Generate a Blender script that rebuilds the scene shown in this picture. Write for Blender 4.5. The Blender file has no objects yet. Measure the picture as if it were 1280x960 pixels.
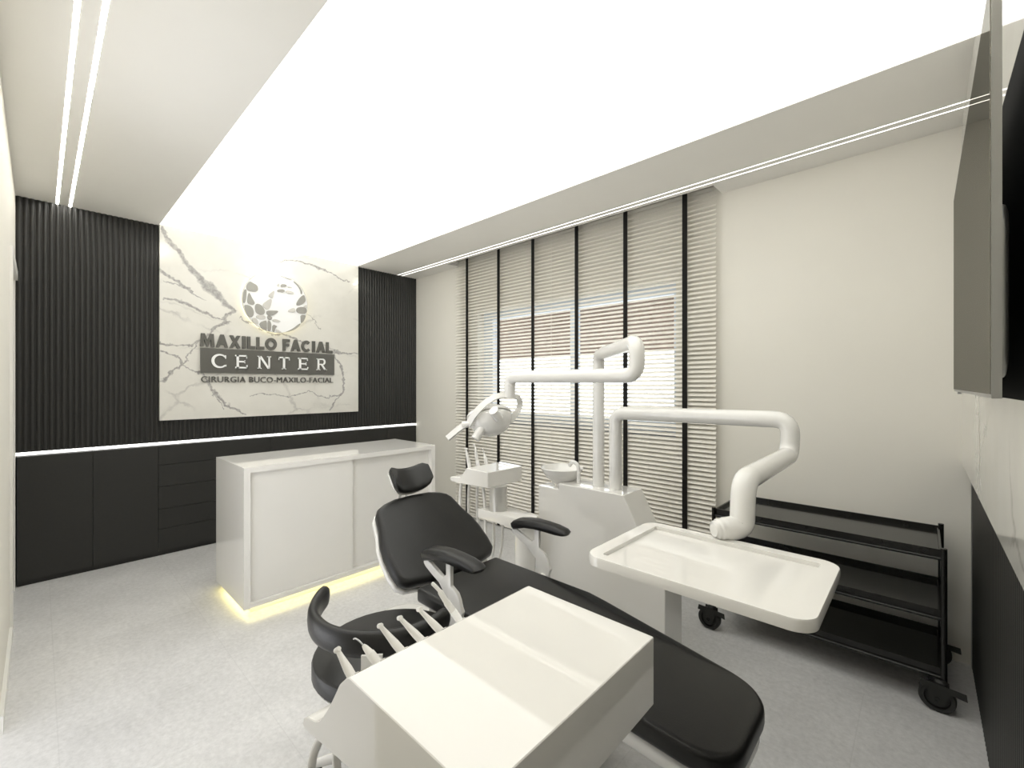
import bpy, bmesh, math, random
from mathutils import Vector, Matrix
random.seed(7)
PI = math.pi
S = bpy.context.scene
COL = S.collection

# ---------------------------------------------------------------- camera, world, exposure
L, W, H = 4.526, 3.155, 2.6            # room length (x), depth (y, interior is y<0), height
cd = bpy.data.cameras.new('camera'); cam = bpy.data.objects.new('camera', cd); COL.objects.link(cam)
cam.location = (4.391, -3.050, 1.345); cam.rotation_euler = (PI/2, 0, math.radians(133.0016-90))
cd.sensor_width = 36; cd.lens = 551.77/1280*36; cd.shift_y = 0.001; cd.clip_start = 0.005
S.camera = cam
S.view_settings.view_transform = 'Standard'; S.view_settings.look = 'None'
S.view_settings.exposure = 0.70; S.view_settings.gamma = 1; S.view_settings.use_curve_mapping = False
PANEL = 1.0                            # luminous ceiling strength
LEDS = 20.0                             # ceiling led lines
wd = bpy.data.worlds.new('world'); S.world = wd; wd.use_nodes = True
SKY_HI, FILL_LO, SKY_WIN = 0.9, 1.95, 2.4               # pale sky above, brighter fill added below the horizon to lift the ceiling
_t = wd.node_tree; _g = _t.nodes.new('ShaderNodeTexCoord'); _s = _t.nodes.new('ShaderNodeSeparateXYZ'); _m = _t.nodes.new('ShaderNodeMapRange')
_m.inputs['From Min'].default_value = -0.12; _m.inputs['From Max'].default_value = 0.12; _m.inputs['To Min'].default_value = FILL_LO; _m.inputs['To Max'].default_value = SKY_HI
_t.links.new(_g.outputs['Generated'], _s.inputs[0]); _t.links.new(_s.outputs['Z'], _m.inputs['Value'])
_t.nodes['Background'].inputs[0].default_value = (0.97, 0.975, 1.0, 1)
_y = _t.nodes.new('ShaderNodeMapRange'); _y.inputs['From Min'].default_value = 0.3; _y.inputs['From Max'].default_value = 0.7; _y.inputs['To Min'].default_value = 0; _y.inputs['To Max'].default_value = SKY_WIN-1.0
_t.links.new(_s.outputs['Y'], _y.inputs['Value']); _a = _t.nodes.new('ShaderNodeMath'); _a.operation = 'ADD'
_t.links.new(_m.outputs[0], _a.inputs[0]); _t.links.new(_y.outputs[0], _a.inputs[1])
_t.links.new(_a.outputs[0], _t.nodes['Background'].inputs[1])

def lamp(name, loc, energy, color, size=0.03):
    d = bpy.data.lights.new(name, 'POINT'); d.energy = energy; d.color = color; d.shadow_soft_size = size
    o = bpy.data.objects.new(name, d); o.location = loc; COL.objects.link(o); return o
for yy, zz, xx, en in ((-1.615, 2.385, 0.125, 0.42), (-2.40, 2.40, 0.10, 0.10), (-0.757, 2.42, 0.10, 0.10)):
    lamp('wall_washer', (xx, yy, zz), en, (1, 0.97, 0.88), 0.01)

# ---------------------------------------------------------------- materials
def nt(name):
    m = bpy.data.materials.new(name); m.use_nodes = True
    return m, m.node_tree, m.node_tree.nodes['Principled BSDF']
def mat(name, col, rough=0.4, spec=0.5, metal=0.0, coat=0.0, var=0.0, vscale=8, bump=0.0, bscale=200):
    m, t, b = nt(name)
    b.inputs['Base Color'].default_value = (*col, 1); b.inputs['Roughness'].default_value = rough
    b.inputs['Specular IOR Level'].default_value = spec; b.inputs['Metallic'].default_value = metal
    b.inputs['Coat Weight'].default_value = coat; b.inputs['Coat Roughness'].default_value = 0.03
    tc = t.nodes.new('ShaderNodeTexCoord')
    n = t.nodes.new('ShaderNodeTexNoise'); n.inputs['Scale'].default_value = vscale; n.inputs['Detail'].default_value = 4
    t.links.new(tc.outputs['Object'], n.inputs['Vector'])
    mr = t.nodes.new('ShaderNodeMapRange'); mr.inputs['To Min'].default_value = 1-var; mr.inputs['To Max'].default_value = 1+var
    t.links.new(n.outputs['Fac'], mr.inputs['Value'])
    mx = t.nodes.new('ShaderNodeVectorMath'); mx.operation = 'SCALE'; mx.inputs[0].default_value = col
    t.links.new(mr.outputs['Result'], mx.inputs['Scale']); t.links.new(mx.outputs['Vector'], b.inputs['Base Color'])
    if bump:
        n2 = t.nodes.new('ShaderNodeTexNoise'); n2.inputs['Scale'].default_value = bscale
        t.links.new(tc.outputs['Object'], n2.inputs['Vector'])
        bp = t.nodes.new('ShaderNodeBump'); bp.inputs['Strength'].default_value = bump; bp.inputs['Distance'].default_value = 0.002
        t.links.new(n2.outputs['Fac'], bp.inputs['Height']); t.links.new(bp.outputs['Normal'], b.inputs['Normal'])
    return m
def emis(name, col, s):
    m, t, b = nt(name)
    b.inputs['Base Color'].default_value = (0.8, 0.8, 0.8, 1)
    b.inputs['Emission Color'].default_value = (*col, 1); b.inputs['Emission Strength'].default_value = s
    return m
WALL = mat('wall_paint', (0.84, 0.815, 0.745), 0.7, 0.2, var=0.02, vscale=3)
CEIL = mat('ceiling_paint', (0.88, 0.865, 0.825), 0.8, 0.2, var=0.01)
TRIM = mat('white_trim', (0.82, 0.81, 0.77), 0.35, var=0.01)
BLACKLAM = mat('black_laminate', (0.028, 0.0275, 0.0255), 0.5, 0.35, var=0.1, vscale=60, bump=0.1)
FLUTE = mat('black_fluted_panel', (0.026, 0.0255, 0.0235), 0.4, 0.4, var=0.12, vscale=40, bump=0.1)
GLOSS = mat('white_lacquer', (0.84, 0.825, 0.79), 0.03, 0.55, coat=0.4, var=0.01)
ENAMEL = mat('white_enamel', (0.83, 0.82, 0.79), 0.10, 0.5, coat=0.2, var=0.01)
SATIN = mat('white_satin_plastic', (0.80, 0.79, 0.76), 0.3, 0.4, var=0.01)
PORC = mat('porcelain', (0.84, 0.83, 0.80), 0.08, 0.6, var=0.01)
LEATH = mat('black_leather', (0.015, 0.0148, 0.0142), 0.36, 0.42, var=0.1, vscale=30, bump=0.25, bscale=350)
CART = mat('black_powder_coat', (0.012, 0.012, 0.011), 0.14, 0.42, var=0.05)
RUBBER = mat('dark_rubber', (0.022, 0.022, 0.020), 0.55, 0.4, var=0.05)
STEEL = mat('brushed_steel', (0.55, 0.55, 0.54), 0.28, 0.5, metal=1.0, var=0.03)
GREYP = mat('light_grey_metal', (0.62, 0.61, 0.58), 0.35, 0.5, metal=0.4, var=0.05, vscale=60)
GREYM = mat('grey_sign_metal', (0.135, 0.132, 0.118), 0.35, 0.5, metal=0.35, var=0.06, vscale=120)
STONEG = mat('grey_emblem_stone', (0.36, 0.35, 0.32), 0.3, 0.5, metal=0.2, var=0.08, vscale=14)
STONEL = mat('light_grey_emblem_stone', (0.62, 0.60, 0.56), 0.3, 0.5, var=0.08, vscale=14)
WHITEL = mat('white_letter', (0.93, 0.93, 0.92), 0.3, 0.4)
SLAT = mat('cream_slat', (0.86, 0.83, 0.76), 0.4, 0.4, var=0.01)
TAPE = mat('black_tape', (0.012, 0.011, 0.010), 0.7, 0.2, var=0.15, vscale=90)
ALU = mat('pale_blue_white_frame', (0.74, 0.80, 0.88), 0.4, 0.4, var=0.01)
def screen_mat():
    m = bpy.data.materials.new('dark_glass_screen'); m.use_nodes = True; t = m.node_tree; t.nodes.clear()
    o = t.nodes.new('ShaderNodeOutputMaterial'); mx = t.nodes.new('ShaderNodeMixShader'); mx.inputs[0].default_value = 0.30
    a = t.nodes.new('ShaderNodeBsdfDiffuse'); a.inputs[0].default_value = (0.012, 0.012, 0.011, 1)
    g = t.nodes.new('ShaderNodeBsdfGlossy'); g.inputs['Roughness'].default_value = 0.02; g.inputs[0].default_value = (0.9, 0.88, 0.82, 1)
    t.links.new(a.outputs[0], mx.inputs[1]); t.links.new(g.outputs[0], mx.inputs[2]); t.links.new(mx.outputs[0], o.inputs[0]); return m
SCREEN = screen_mat()
TVG = mat('grey_brushed_metal', (0.32, 0.32, 0.31), 0.3, 0.5, metal=0.8, var=0.05)
TVB = mat('black_plastic', (0.012, 0.012, 0.012), 0.8, 0.08, var=0.05)
BRICK = mat('brown_roof_tile', (0.22, 0.15, 0.115), 0.8, 0.2, var=0.25, vscale=10)
HOUSEW = mat('white_render', (0.85, 0.85, 0.83), 0.8, 0.2, var=0.03)
PANELM = emis('luminous_stretch_ceiling', (1.0, 1.0, 0.945), PANEL)
LEDM = emis('white_led', (1.0, 0.97, 0.90), LEDS)
LEDR = emis('white_led_window_side', (1.0, 0.97, 0.90), 3.0)
LEDW = emis('white_led_counter', (1.0, 0.99, 0.96), 1.6)
LEDY = emis('yellow_led', (1.0, 0.88, 0.34), 4.0)
HALO = emis('warm_led_halo', (1.0, 0.92, 0.6), 3.5)

def glass_mat():
    m = bpy.data.materials.new('window_glass'); m.use_nodes = True; t = m.node_tree; t.nodes.clear()
    o = t.nodes.new('ShaderNodeOutputMaterial'); mx = t.nodes.new('ShaderNodeMixShader')
    a = t.nodes.new('ShaderNodeBsdfTransparent'); a.inputs[0].default_value = (0.93, 0.96, 0.97, 1)
    g = t.nodes.new('ShaderNodeBsdfGlossy'); g.inputs['Roughness'].default_value = 0.02
    mx.inputs[0].default_value = 0.06
    t.links.new(a.outputs[0], mx.inputs[1]); t.links.new(g.outputs[0], mx.inputs[2])
    t.links.new(mx.outputs[0], o.inputs[0]); return m
GLASS = glass_mat()

def floor_mat():
    m, t, b = nt('grey_concrete_tile'); N = t.nodes.new; K = t.links.new
    g = N('ShaderNodeNewGeometry')
    n1 = N('ShaderNodeTexNoise'); n1.inputs['Scale'].default_value = 2.2; n1.inputs['Detail'].default_value = 8; n1.inputs['Roughness'].default_value = 0.65
    n2 = N('ShaderNodeTexNoise'); n2.inputs['Scale'].default_value = 45; n2.inputs['Detail'].default_value = 6; n2.inputs['Roughness'].default_value = 0.7
    br = N('ShaderNodeTexBrick'); br.offset = 0.5; br.inputs['Scale'].default_value = 1
    br.inputs['Brick Width'].default_value = 1.2; br.inputs['Row Height'].default_value = 0.6
    br.inputs['Mortar Size'].default_value = 0.0018; br.inputs['Mortar Smooth'].default_value = 0.0
    br.inputs['Color1'].default_value = (0.985, 0.985, 0.985, 1); br.inputs['Color2'].default_value = (1.015, 1.015, 1.015, 1); br.inputs['Mortar'].default_value = (0.93, 0.93, 0.93, 1)
    for n in (n1, n2, br): K(g.outputs['Position'], n.inputs['Vector'])
    r1 = N('ShaderNodeMapRange'); r1.inputs['From Min'].default_value = 0.3; r1.inputs['From Max'].default_value = 0.7; r1.inputs['To Min'].default_value = 0.90; r1.inputs['To Max'].default_value = 1.10
    r2 = N('ShaderNodeMapRange'); r2.inputs['From Min'].default_value = 0.3; r2.inputs['From Max'].default_value = 0.7; r2.inputs['To Min'].default_value = 0.88; r2.inputs['To Max'].default_value = 1.10
    K(n1.outputs['Fac'], r1.inputs['Value']); K(n2.outputs['Fac'], r2.inputs['Value'])
    mu = N('ShaderNodeMath'); mu.operation = 'MULTIPLY'; K(r1.outputs[0], mu.inputs[0]); K(r2.outputs[0], mu.inputs[1])
    sc = N('ShaderNodeVectorMath'); sc.operation = 'SCALE'; K(br.outputs['Color'], sc.inputs[0]); K(mu.outputs[0], sc.inputs['Scale'])
    fm = N('ShaderNodeVectorMath'); fm.operation = 'MULTIPLY'; fm.inputs[1].default_value = (0.67, 0.665, 0.66); K(sc.outputs[0], fm.inputs[0])
    K(fm.outputs[0], b.inputs['Base Color'])
    b.inputs['Roughness'].default_value = 0.22; b.inputs['Specular IOR Level'].default_value = 0.4
    return m
FLOOR = floor_mat()

VEINS = [[(-2.387,2.586,.012),(-2.314,2.457,.022),(-2.268,2.355,.02),(-2.143,2.227,.032),(-2.012,2.112,.03),(-1.908,1.987,.02)],
 [(-1.908,1.987,.012),(-1.969,1.919,.014),(-1.96,1.871,.018),(-2.045,1.823,.014),(-2.095,1.74,.008),(-2.222,1.664,.005),(-2.402,1.671,.01)],
 [(-2.402,2.254,.012),(-2.268,2.13,.014),(-2.19,2.10,.005)],[(-2.373,2.04,.008),(-2.207,1.988,.014),(-2.045,1.931,.008),(-1.93,1.88,.004)],
 [(-2.395,1.607,.006),(-2.299,1.566,.008),(-2.261,1.511,.012),(-2.314,1.472,.006),(-2.387,1.379,.014)],
 [(-2.261,1.511,.006),(-2.159,1.457,.005),(-2.045,1.284,.013),(-1.978,1.183,.012),(-1.819,1.086,.008)],[(-2.261,1.511,.005),(-2.214,1.608,.005),(-2.143,1.708,.003)],
 [(-1.55,2.50,.004),(-1.40,2.527,.006),(-1.20,2.51,.012),(-1.047,2.47,.006),(-0.86,2.42,.006)],[(-1.023,1.672,.012),(-0.999,1.697,.012),(-0.773,1.673,.006)],
 [(-1.023,1.672,.009),(-0.925,1.509,.007),(-0.913,1.27,.010),(-0.999,1.176,.008),(-1.047,1.084,.012)],
 [(-1.782,1.26,.004),(-1.49,1.244,.005),(-1.277,1.263,.004),(-1.071,1.225,.006),(-0.913,1.258,.005)],[(-1.277,2.019,.003),(-1.141,1.896,.004)],
 [(-1.85,1.93,.005),(-1.688,1.846,.006),(-1.449,1.80,.008),(-1.277,1.76,.004)],[(-2.062,1.303,.004),(-1.995,1.144,.004)],[(-2.387,2.165,.003),(-2.238,2.11,.005),(-2.111,2.06,.003)]]
def marble_mat(name, veins, scale=1.0, rough=0.08):
    m, t, b = nt(name); N = t.nodes.new; K = t.links.new
    g = N('ShaderNodeNewGeometry')
    def noise(sc, det):
        n = N('ShaderNodeTexNoise'); n.inputs['Scale'].default_value = sc; n.inputs['Detail'].default_value = det; n.inputs['Roughness'].default_value = 0.6
        K(g.outputs['Position'], n.inputs['Vector']); return n
    n1 = noise(6, 6); n2 = noise(26, 4)
    def off(n, amt):
        s = N('ShaderNodeVectorMath'); s.operation = 'SUBTRACT'; K(n.outputs['Color'], s.inputs[0]); s.inputs[1].default_value = (0.5, 0.5, 0.5)
        q = N('ShaderNodeVectorMath'); q.operation = 'SCALE'; K(s.outputs[0], q.inputs[0]); q.inputs['Scale'].default_value = amt; return q
    o1 = off(n1, 0.14); o2 = off(n2, 0.035)
    a = N('ShaderNodeVectorMath'); K(g.outputs['Position'], a.inputs[0]); K(o1.outputs[0], a.inputs[1])
    a2 = N('ShaderNodeVectorMath'); K(a.outputs[0], a2.inputs[0]); K(o2.outputs[0], a2.inputs[1])
    fl = N('ShaderNodeVectorMath'); fl.operation = 'MULTIPLY'; K(a2.outputs[0], fl.inputs[0]); fl.inputs[1].default_value = (0, 1, 1)
    cur = None
    for v in veins:
        for (y0, z0, w0), (y1, z1, w1) in zip(v[:-1], v[1:]):
            A = (0, y0, z0); AB = Vector((0, y1-y0, z1-z0)); l2 = AB.length_squared
            s = N('ShaderNodeVectorMath'); s.operation = 'SUBTRACT'; K(fl.outputs[0], s.inputs[0]); s.inputs[1].default_value = A
            d = N('ShaderNodeVectorMath'); d.operation = 'DOT_PRODUCT'; K(s.outputs[0], d.inputs[0]); d.inputs[1].default_value = AB/l2
            c = N('ShaderNodeMath'); c.operation = 'MULTIPLY'; c.use_clamp = True; K(d.outputs['Value'], c.inputs[0]); c.inputs[1].default_value = 1
            q = N('ShaderNodeVectorMath'); q.operation = 'SCALE'; q.inputs[0].default_value = AB; K(c.outputs[0], q.inputs['Scale'])
            e = N('ShaderNodeVectorMath'); e.operation = 'DISTANCE'; K(s.outputs[0], e.inputs[0]); K(q.outputs[0], e.inputs[1])
            wv = N('ShaderNodeMath'); wv.operation = 'MULTIPLY_ADD'; K(c.outputs[0], wv.inputs[0]); wv.inputs[1].default_value = w1-w0; wv.inputs[2].default_value = w0
            dv = N('ShaderNodeMath'); dv.operation = 'DIVIDE'; K(e.outputs['Value'], dv.inputs[0]); K(wv.outputs[0], dv.inputs[1])
            if cur is None: cur = dv
            else:
                mn = N('ShaderNodeMath'); mn.operation = 'MINIMUM'; K(cur.outputs[0], mn.inputs[0]); K(dv.outputs[0], mn.inputs[1]); cur = mn
    n3 = noise(34, 5)
    # fine secondary veins
    vo = N('ShaderNodeTexVoronoi'); vo.feature = 'DISTANCE_TO_EDGE'; vo.inputs['Scale'].default_value = 2.3*scale
    mp = N('ShaderNodeVectorMath'); mp.operation = 'MULTIPLY'; mp.inputs[1].default_value = (0.6, 0.75, 1.25); K(a2.outputs[0], mp.inputs[0]); K(mp.outputs[0], vo.inputs['Vector'])
    f = N('ShaderNodeMapRange'); f.inputs['From Min'].default_value = 0.0; f.inputs['From Max'].default_value = 0.03; f.inputs['To Min'].default_value = 1; f.inputs['To Max'].default_value = 0
    K(vo.outputs['Distance'], f.inputs['Value'])
    n4 = noise(2.4, 3)
    msk = N('ShaderNodeMapRange'); msk.inputs['From Min'].default_value = 0.46; msk.inputs['From Max'].default_value = 0.62; K(n4.outputs['Fac'], msk.inputs['Value'])
    fv = N('ShaderNodeMath'); fv.operation = 'MULTIPLY'; K(f.outputs[0], fv.inputs[0]); K(msk.outputs[0], fv.inputs[1])
    fv2 = N('ShaderNodeMath'); fv2.operation = 'MULTIPLY'; K(fv.outputs[0], fv2.inputs[0]); fv2.inputs[1].default_value = 0.45
    if cur is not None:
        mr = N('ShaderNodeMapRange'); mr.inputs['From Min'].default_value = 0.6; mr.inputs['From Max'].default_value = 1.25; mr.inputs['To Min'].default_value = 1; mr.inputs['To Max'].default_value = 0
        K(cur.outputs[0], mr.inputs['Value'])
        r3 = N('ShaderNodeMapRange'); r3.inputs['From Min'].default_value = 0.35; r3.inputs['From Max'].default_value = 0.6; r3.inputs['To Min'].default_value = 0.55; r3.inputs['To Max'].default_value = 1; K(n3.outputs['Fac'], r3.inputs['Value'])
        m1 = N('ShaderNodeMath'); m1.operation = 'MULTIPLY'; K(mr.outputs[0], m1.inputs[0]); K(r3.outputs[0], m1.inputs[1])
        mm = N('ShaderNodeMath'); mm.operation = 'MAXIMUM'; K(m1.outputs[0], mm.inputs[0]); K(fv2.outputs[0], mm.inputs[1]); fac = mm
    else: fac = fv2
    cl = N('ShaderNodeMapRange'); cl.inputs['From Min'].default_value = 0.3; cl.inputs['From Max'].default_value = 0.75; cl.inputs['To Min'].default_value = 0; cl.inputs['To Max'].default_value = 1
    K(n1.outputs['Fac'], cl.inputs['Value'])
    base = N('ShaderNodeMix'); base.data_type = 'RGBA'; base.inputs['A'].default_value = (0.74, 0.72, 0.665, 1); base.inputs['B'].default_value = (0.80, 0.78, 0.725, 1); K(cl.outputs[0], base.inputs['Factor'])
    mix = N('ShaderNodeMix'); mix.data_type = 'RGBA'; mix.inputs['B'].default_value = (0.33, 0.315, 0.305, 1)
    K(base.outputs['Result'], mix.inputs['A']); K(fac.outputs[0], mix.inputs['Factor']); K(mix.outputs['Result'], b.inputs['Base Color'])
    b.inputs['Roughness'].default_value = rough; b.inputs['Specular IOR Level'].default_value = 0.5
    return m
MARB = marble_mat('white_veined_marble', VEINS)
MARB2 = marble_mat('white_marble_plain', [[(-0.05,2.3,.006),(-.3,1.7,.012),(-.42,1.3,.016),(-.5,1.1,.012),(-.75,.9,.014)],[(-.1,1.2,.006),(-.25,1.05,.005),(-.2,.97,.004)],[(-.9,1.35,.012),(-.95,1.1,.016),(-.9,.96,.014)]])

# ---------------------------------------------------------------- mesh helpers
ORG = {}
class MB:
    def __init__(s): s.bm = bmesh.new()
    def box(s, x0, x1, y0, y1, z0, z1, bev=0, seg=2):
        if bev:
            t = MB(); t.box(x0, x1, y0, y1, z0, z1); t.bevel(bev, seg); s.merge(t); return s
        vs = [s.bm.verts.new((x, y, z)) for x in (x0, x1) for y in (y0, y1) for z in (z0, z1)]
        for f in ((0,1,3,2),(4,6,7,5),(0,4,5,1),(2,3,7,6),(0,2,6,4),(1,5,7,3)): s.bm.faces.new([vs[i] for i in f])
        return s
    def merge(s, t):
        me = bpy.data.meshes.new('t'); t.bm.to_mesh(me); s.bm.from_mesh(me); bpy.data.meshes.remove(me); t.bm.free(); return s
    def prism(s, poly, fa, fb, bev=0, seg=2, only=None):
        """poly: 2d points; fa, fb map a 2d point to the two end positions"""
        t = MB(); A = [t.bm.verts.new(fa(*p)) for p in poly]; B = [t.bm.verts.new(fb(*p)) for p in poly]
        t.bm.faces.new(A); t.bm.faces.new(B[::-1]); n = len(poly)
        for i in range(n): t.bm.faces.new([A[i], B[i], B[(i+1) % n], A[(i+1) % n]])
        bmesh.ops.recalc_face_normals(t.bm, faces=t.bm.faces)
        if bev:
            t.bm.edges.ensure_lookup_table()
            es = [e for e in t.bm.edges if e.calc_face_angle(0) > math.radians(50)]
            bmesh.ops.bevel(t.bm, geom=es, offset=bev, segments=seg, profile=0.5, affect='EDGES', clamp_overlap=True)
        s.merge(t); return s
    def bevel(s, w, seg=2, ang=30):
        es = [e for e in s.bm.edges if e.is_manifold and e.calc_face_angle(0) > math.radians(ang)]
        bmesh.ops.bevel(s.bm, geom=es, offset=w, segments=seg, profile=0.5, affect='EDGES', clamp_overlap=True); return s
    def rings(s, rings, cap=True, closed=False):
        R = [[s.bm.verts.new(p) for p in r] for r in rings]; n = len(R[0])
        m = len(R) if closed else len(R)-1
        for i in range(m):
            a, b = R[i], R[(i+1) % len(R)]
            for j in range(n): s.bm.faces.new([a[j], a[(j+1) % n], b[(j+1) % n], b[j]])
        if cap and not closed: s.bm.faces.new(R[0][::-1]); s.bm.faces.new(R[-1])
        return s
    def tube(s, pts, r, n=16, fil=0.0, fseg=6):
        P, T, Rr = path(pts, fil, fseg, r)
        up = Vector((0, 0, 1)) if abs(T[0].z) < 0.9 else Vector((1, 0, 0))
        u = (up - T[0]*up.dot(T[0])).normalized(); rings = []
        for p, t, rr in zip(P, T, Rr):
            u = (u - t*u.dot(t)).normalized(); v = t.cross(u)
            rings.append([p + (u*math.cos(a)+v*math.sin(a))*rr for a in [2*PI*k/n for k in range(n)]])
        s.rings(rings); return s
    def band(s, pts, w, th, V, fil=0.0, fseg=6):
        P, T, _ = path(pts, fil, fseg, 1); V = Vector(V).normalized(); rings = []
        for p, t in zip(P, T):
            a = t.cross(V).normalized(); b = t.cross(a).normalized()
            rings.append([p+a*w/2+b*th/2, p-a*w/2+b*th/2, p-a*w/2-b*th/2, p+a*w/2-b*th/2])
        s.rings(rings); return s
    def lathe(s, prof, c, axis=(0,0,1), n=32):
        ax = Vector(axis).normalized(); u = ax.orthogonal().normalized(); v = ax.cross(u); c = Vector(c)
        rings = [[c+ax*h+(u*math.cos(a)+v*math.sin(a))*max(r, 1e-4) for a in [2*PI*k/n for k in range(n)]] for r, h in prof]
        s.rings(rings); return s
    def cyl(s, p0, p1, r, n=20): return s.tube([p0, p1], r, n)
    def build(s, name, m, parent=None, smooth=40, bev=0, seg=2):
        if bev: s.bevel(bev, seg)
        bmesh.ops.recalc_face_normals(s.bm, faces=s.bm.faces)
        if parent is not None:
            o = Vector(ORG.get(parent.name, (0, 0, 0))); bmesh.ops.translate(s.bm, verts=s.bm.verts, vec=-o)
        me = bpy.data.meshes.new(name); s.bm.to_mesh(me); s.bm.free(); me.materials.append(m)
        if smooth:
            for p in me.polygons: p.use_smooth = True
            me.set_sharp_from_angle(angle=math.radians(smooth))
        ob = bpy.data.objects.new(name, me); COL.objects.link(ob)
        if parent is not None:
            ob.parent = parent; ORG[ob.name] = ORG.get(parent.name, (0, 0, 0))
        return ob
def path(pts, fil, fseg, r):
    pts = [Vector(p) for p in pts]; n = len(pts); rr = r if isinstance(r, (list, tuple)) else [r]*n
    P, R = [pts[0]], [rr[0]]
    for i in range(1, n-1):
        a, b, c = pts[i-1], pts[i], pts[i+1]; d0 = (a-b); d1 = (c-b)
        k = min(fil, d0.length*0.49, d1.length*0.49)
        if fil <= 0 or k < 1e-5: P.append(b); R.append(rr[i]); continue
        s0 = b+d0.normalized()*k; s1 = b+d1.normalized()*k
        for j in range(fseg+1):
            t = j/fseg; P.append(s0*(1-t)**2+b*2*t*(1-t)+s1*t*t); R.append(rr[i])
    P.append(pts[-1]); R.append(rr[-1]); T = []
    for i in range(len(P)):
        a = P[max(i-1, 0)]; b = P[min(i+1, len(P)-1)]; T.append((b-a).normalized())
    return P, T, R
def spline(pts, k=6):
    pts = [Vector(p) for p in pts]; out = []
    for i in range(len(pts)-1):
        p0 = pts[max(i-1, 0)]; p1 = pts[i]; p2 = pts[i+1]; p3 = pts[min(i+2, len(pts)-1)]
        for j in range(k):
            t = j/k; out.append(0.5*((2*p1)+(p2-p0)*t+(2*p0-5*p1+4*p2-p3)*t*t+(3*p1-p0-3*p2+p3)*t**3))
    out.append(pts[-1]); return out
def tag(o, label, cat, group=None):
    o['label'] = label; o['category'] = cat
    if group: o['group'] = group
    return o
def islands(bm):
    bm.verts.ensure_lookup_table(); seen = set(); out = []
    for v in bm.verts:
        if v.index in seen: continue
        st = [v]; seen.add(v.index); comp = []
        while st:
            a = st.pop(); comp.append(a)
            for e in a.link_edges:
                c = e.other_vert(a)
                if c.index not in seen: seen.add(c.index); st.append(c)
        out.append(comp)
    return out
def split_build(b, name, m, parent, smooth=0):
    b.bm.verts.index_update(); comps = islands(b.bm); made = []
    for comp in comps:
        q = MB(); mp = {v: q.bm.verts.new(v.co) for v in comp}
        fs = {f for v in comp for f in v.link_faces}
        for f in fs: q.bm.faces.new([mp[v] for v in f.verts])
        made.append(q.build(name, m, parent, smooth=smooth))
    b.bm.free(); return made
def thing(name, loc, label, cat, group=None):
    o = bpy.data.objects.new(name, None); o.location = loc; o.empty_display_size = 0.05; COL.objects.link(o)
    ORG[o.name] = tuple(loc); return tag(o, label, cat, group)
def struct(o): o['kind'] = 'structure'; return o
XZ = lambda y: (lambda a, b: (a, y, b))
YZ = lambda x: (lambda a, b: (x, a, b))
XY = lambda z: (lambda a, b: (a, b, z))
def rrect(x0, x1, y0, y1, r, n=6):
    out = []
    for cx, cy, a0 in ((x1-r, y1-r, 0), (x0+r, y1-r, 90), (x0+r, y0+r, 180), (x1-r, y0+r, 270)):
        for k in range(n+1):
            a = math.radians(a0+90*k/n); out.append((cx+r*math.cos(a), cy+r*math.sin(a)))
    return out

# ---------------------------------------------------------------- room shell
XB, XT = -0.46, 4.70                     # backs of the logo wall and of the screen wall
struct(MB().box(XB, XT, -W-0.15, 0.2, -0.1, 0).build('floor', FLOOR))
# window wall with the window opening
WX0, WX1, WZ0, WZ1 = 1.07, 3.12, 0.98, 2.08
b = MB(); b.box(XB, WX0, 0, 0.2, 0, 2.9); b.box(WX1, XT, 0, 0.2, 0, 2.9); b.box(WX0, WX1, 0, 0.2, 0, WZ0); b.box(WX0, WX1, 0, 0.2, WZ1, 2.9)
struct(b.build('wall_window', WALL))
struct(MB().box(XB-0.1, XB, -W-0.15, 0.2, 0, 2.9).build('wall_back', WALL))
# left wall with door opening; second, unseen opening added to let in fill light
b = MB(); b.box(0.80, 1.80, -W-0.15, -W, 0, 2.9); b.box(2.95, XT, -W-0.15, -W, 0, 2.9); b.box(1.80, 2.95, -W-0.15, -W, 2.2, 2.9); b.box(XB, 0.80, -W-0.15, -W, 2.03, 2.9); b.box(XB, 0.04, -W-0.15, -W, 0, 2.03)
struct(b.build('wall_left', WALL))
struct(MB().box(0.87, 1.80, -W, -W+0.012, 0, 0.07).build('baseboard_left', TRIM))
b = MB()
d1 = struct(b.box(0.04, 0.80, -W-0.07, -W-0.03, 0.004, 2.028).build('door_1', TRIM))
b = MB(); b.box(0.80, 0.86, -W, -W+0.012, 0, 2.09); b.box(0.04, 0.80, -W, -W+0.012, 2.03, 2.09)
b.box(0.8, 0.812, -W-0.1, -W, 0, 2.03); b.box(0.04, 0.052, -W-0.1, -W, 0, 2.03)
b.build('door_frame', TRIM, d1)
b = MB(); b.cyl((0.74, -W-0.03, 1.0), (0.74, -W-0.005, 1.0), 0.011); b.cyl((0.745, -W-0.008, 1.0), (0.64, -W-0.008, 1.0), 0.008); b.build('door_handle', STEEL, d1)
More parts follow.
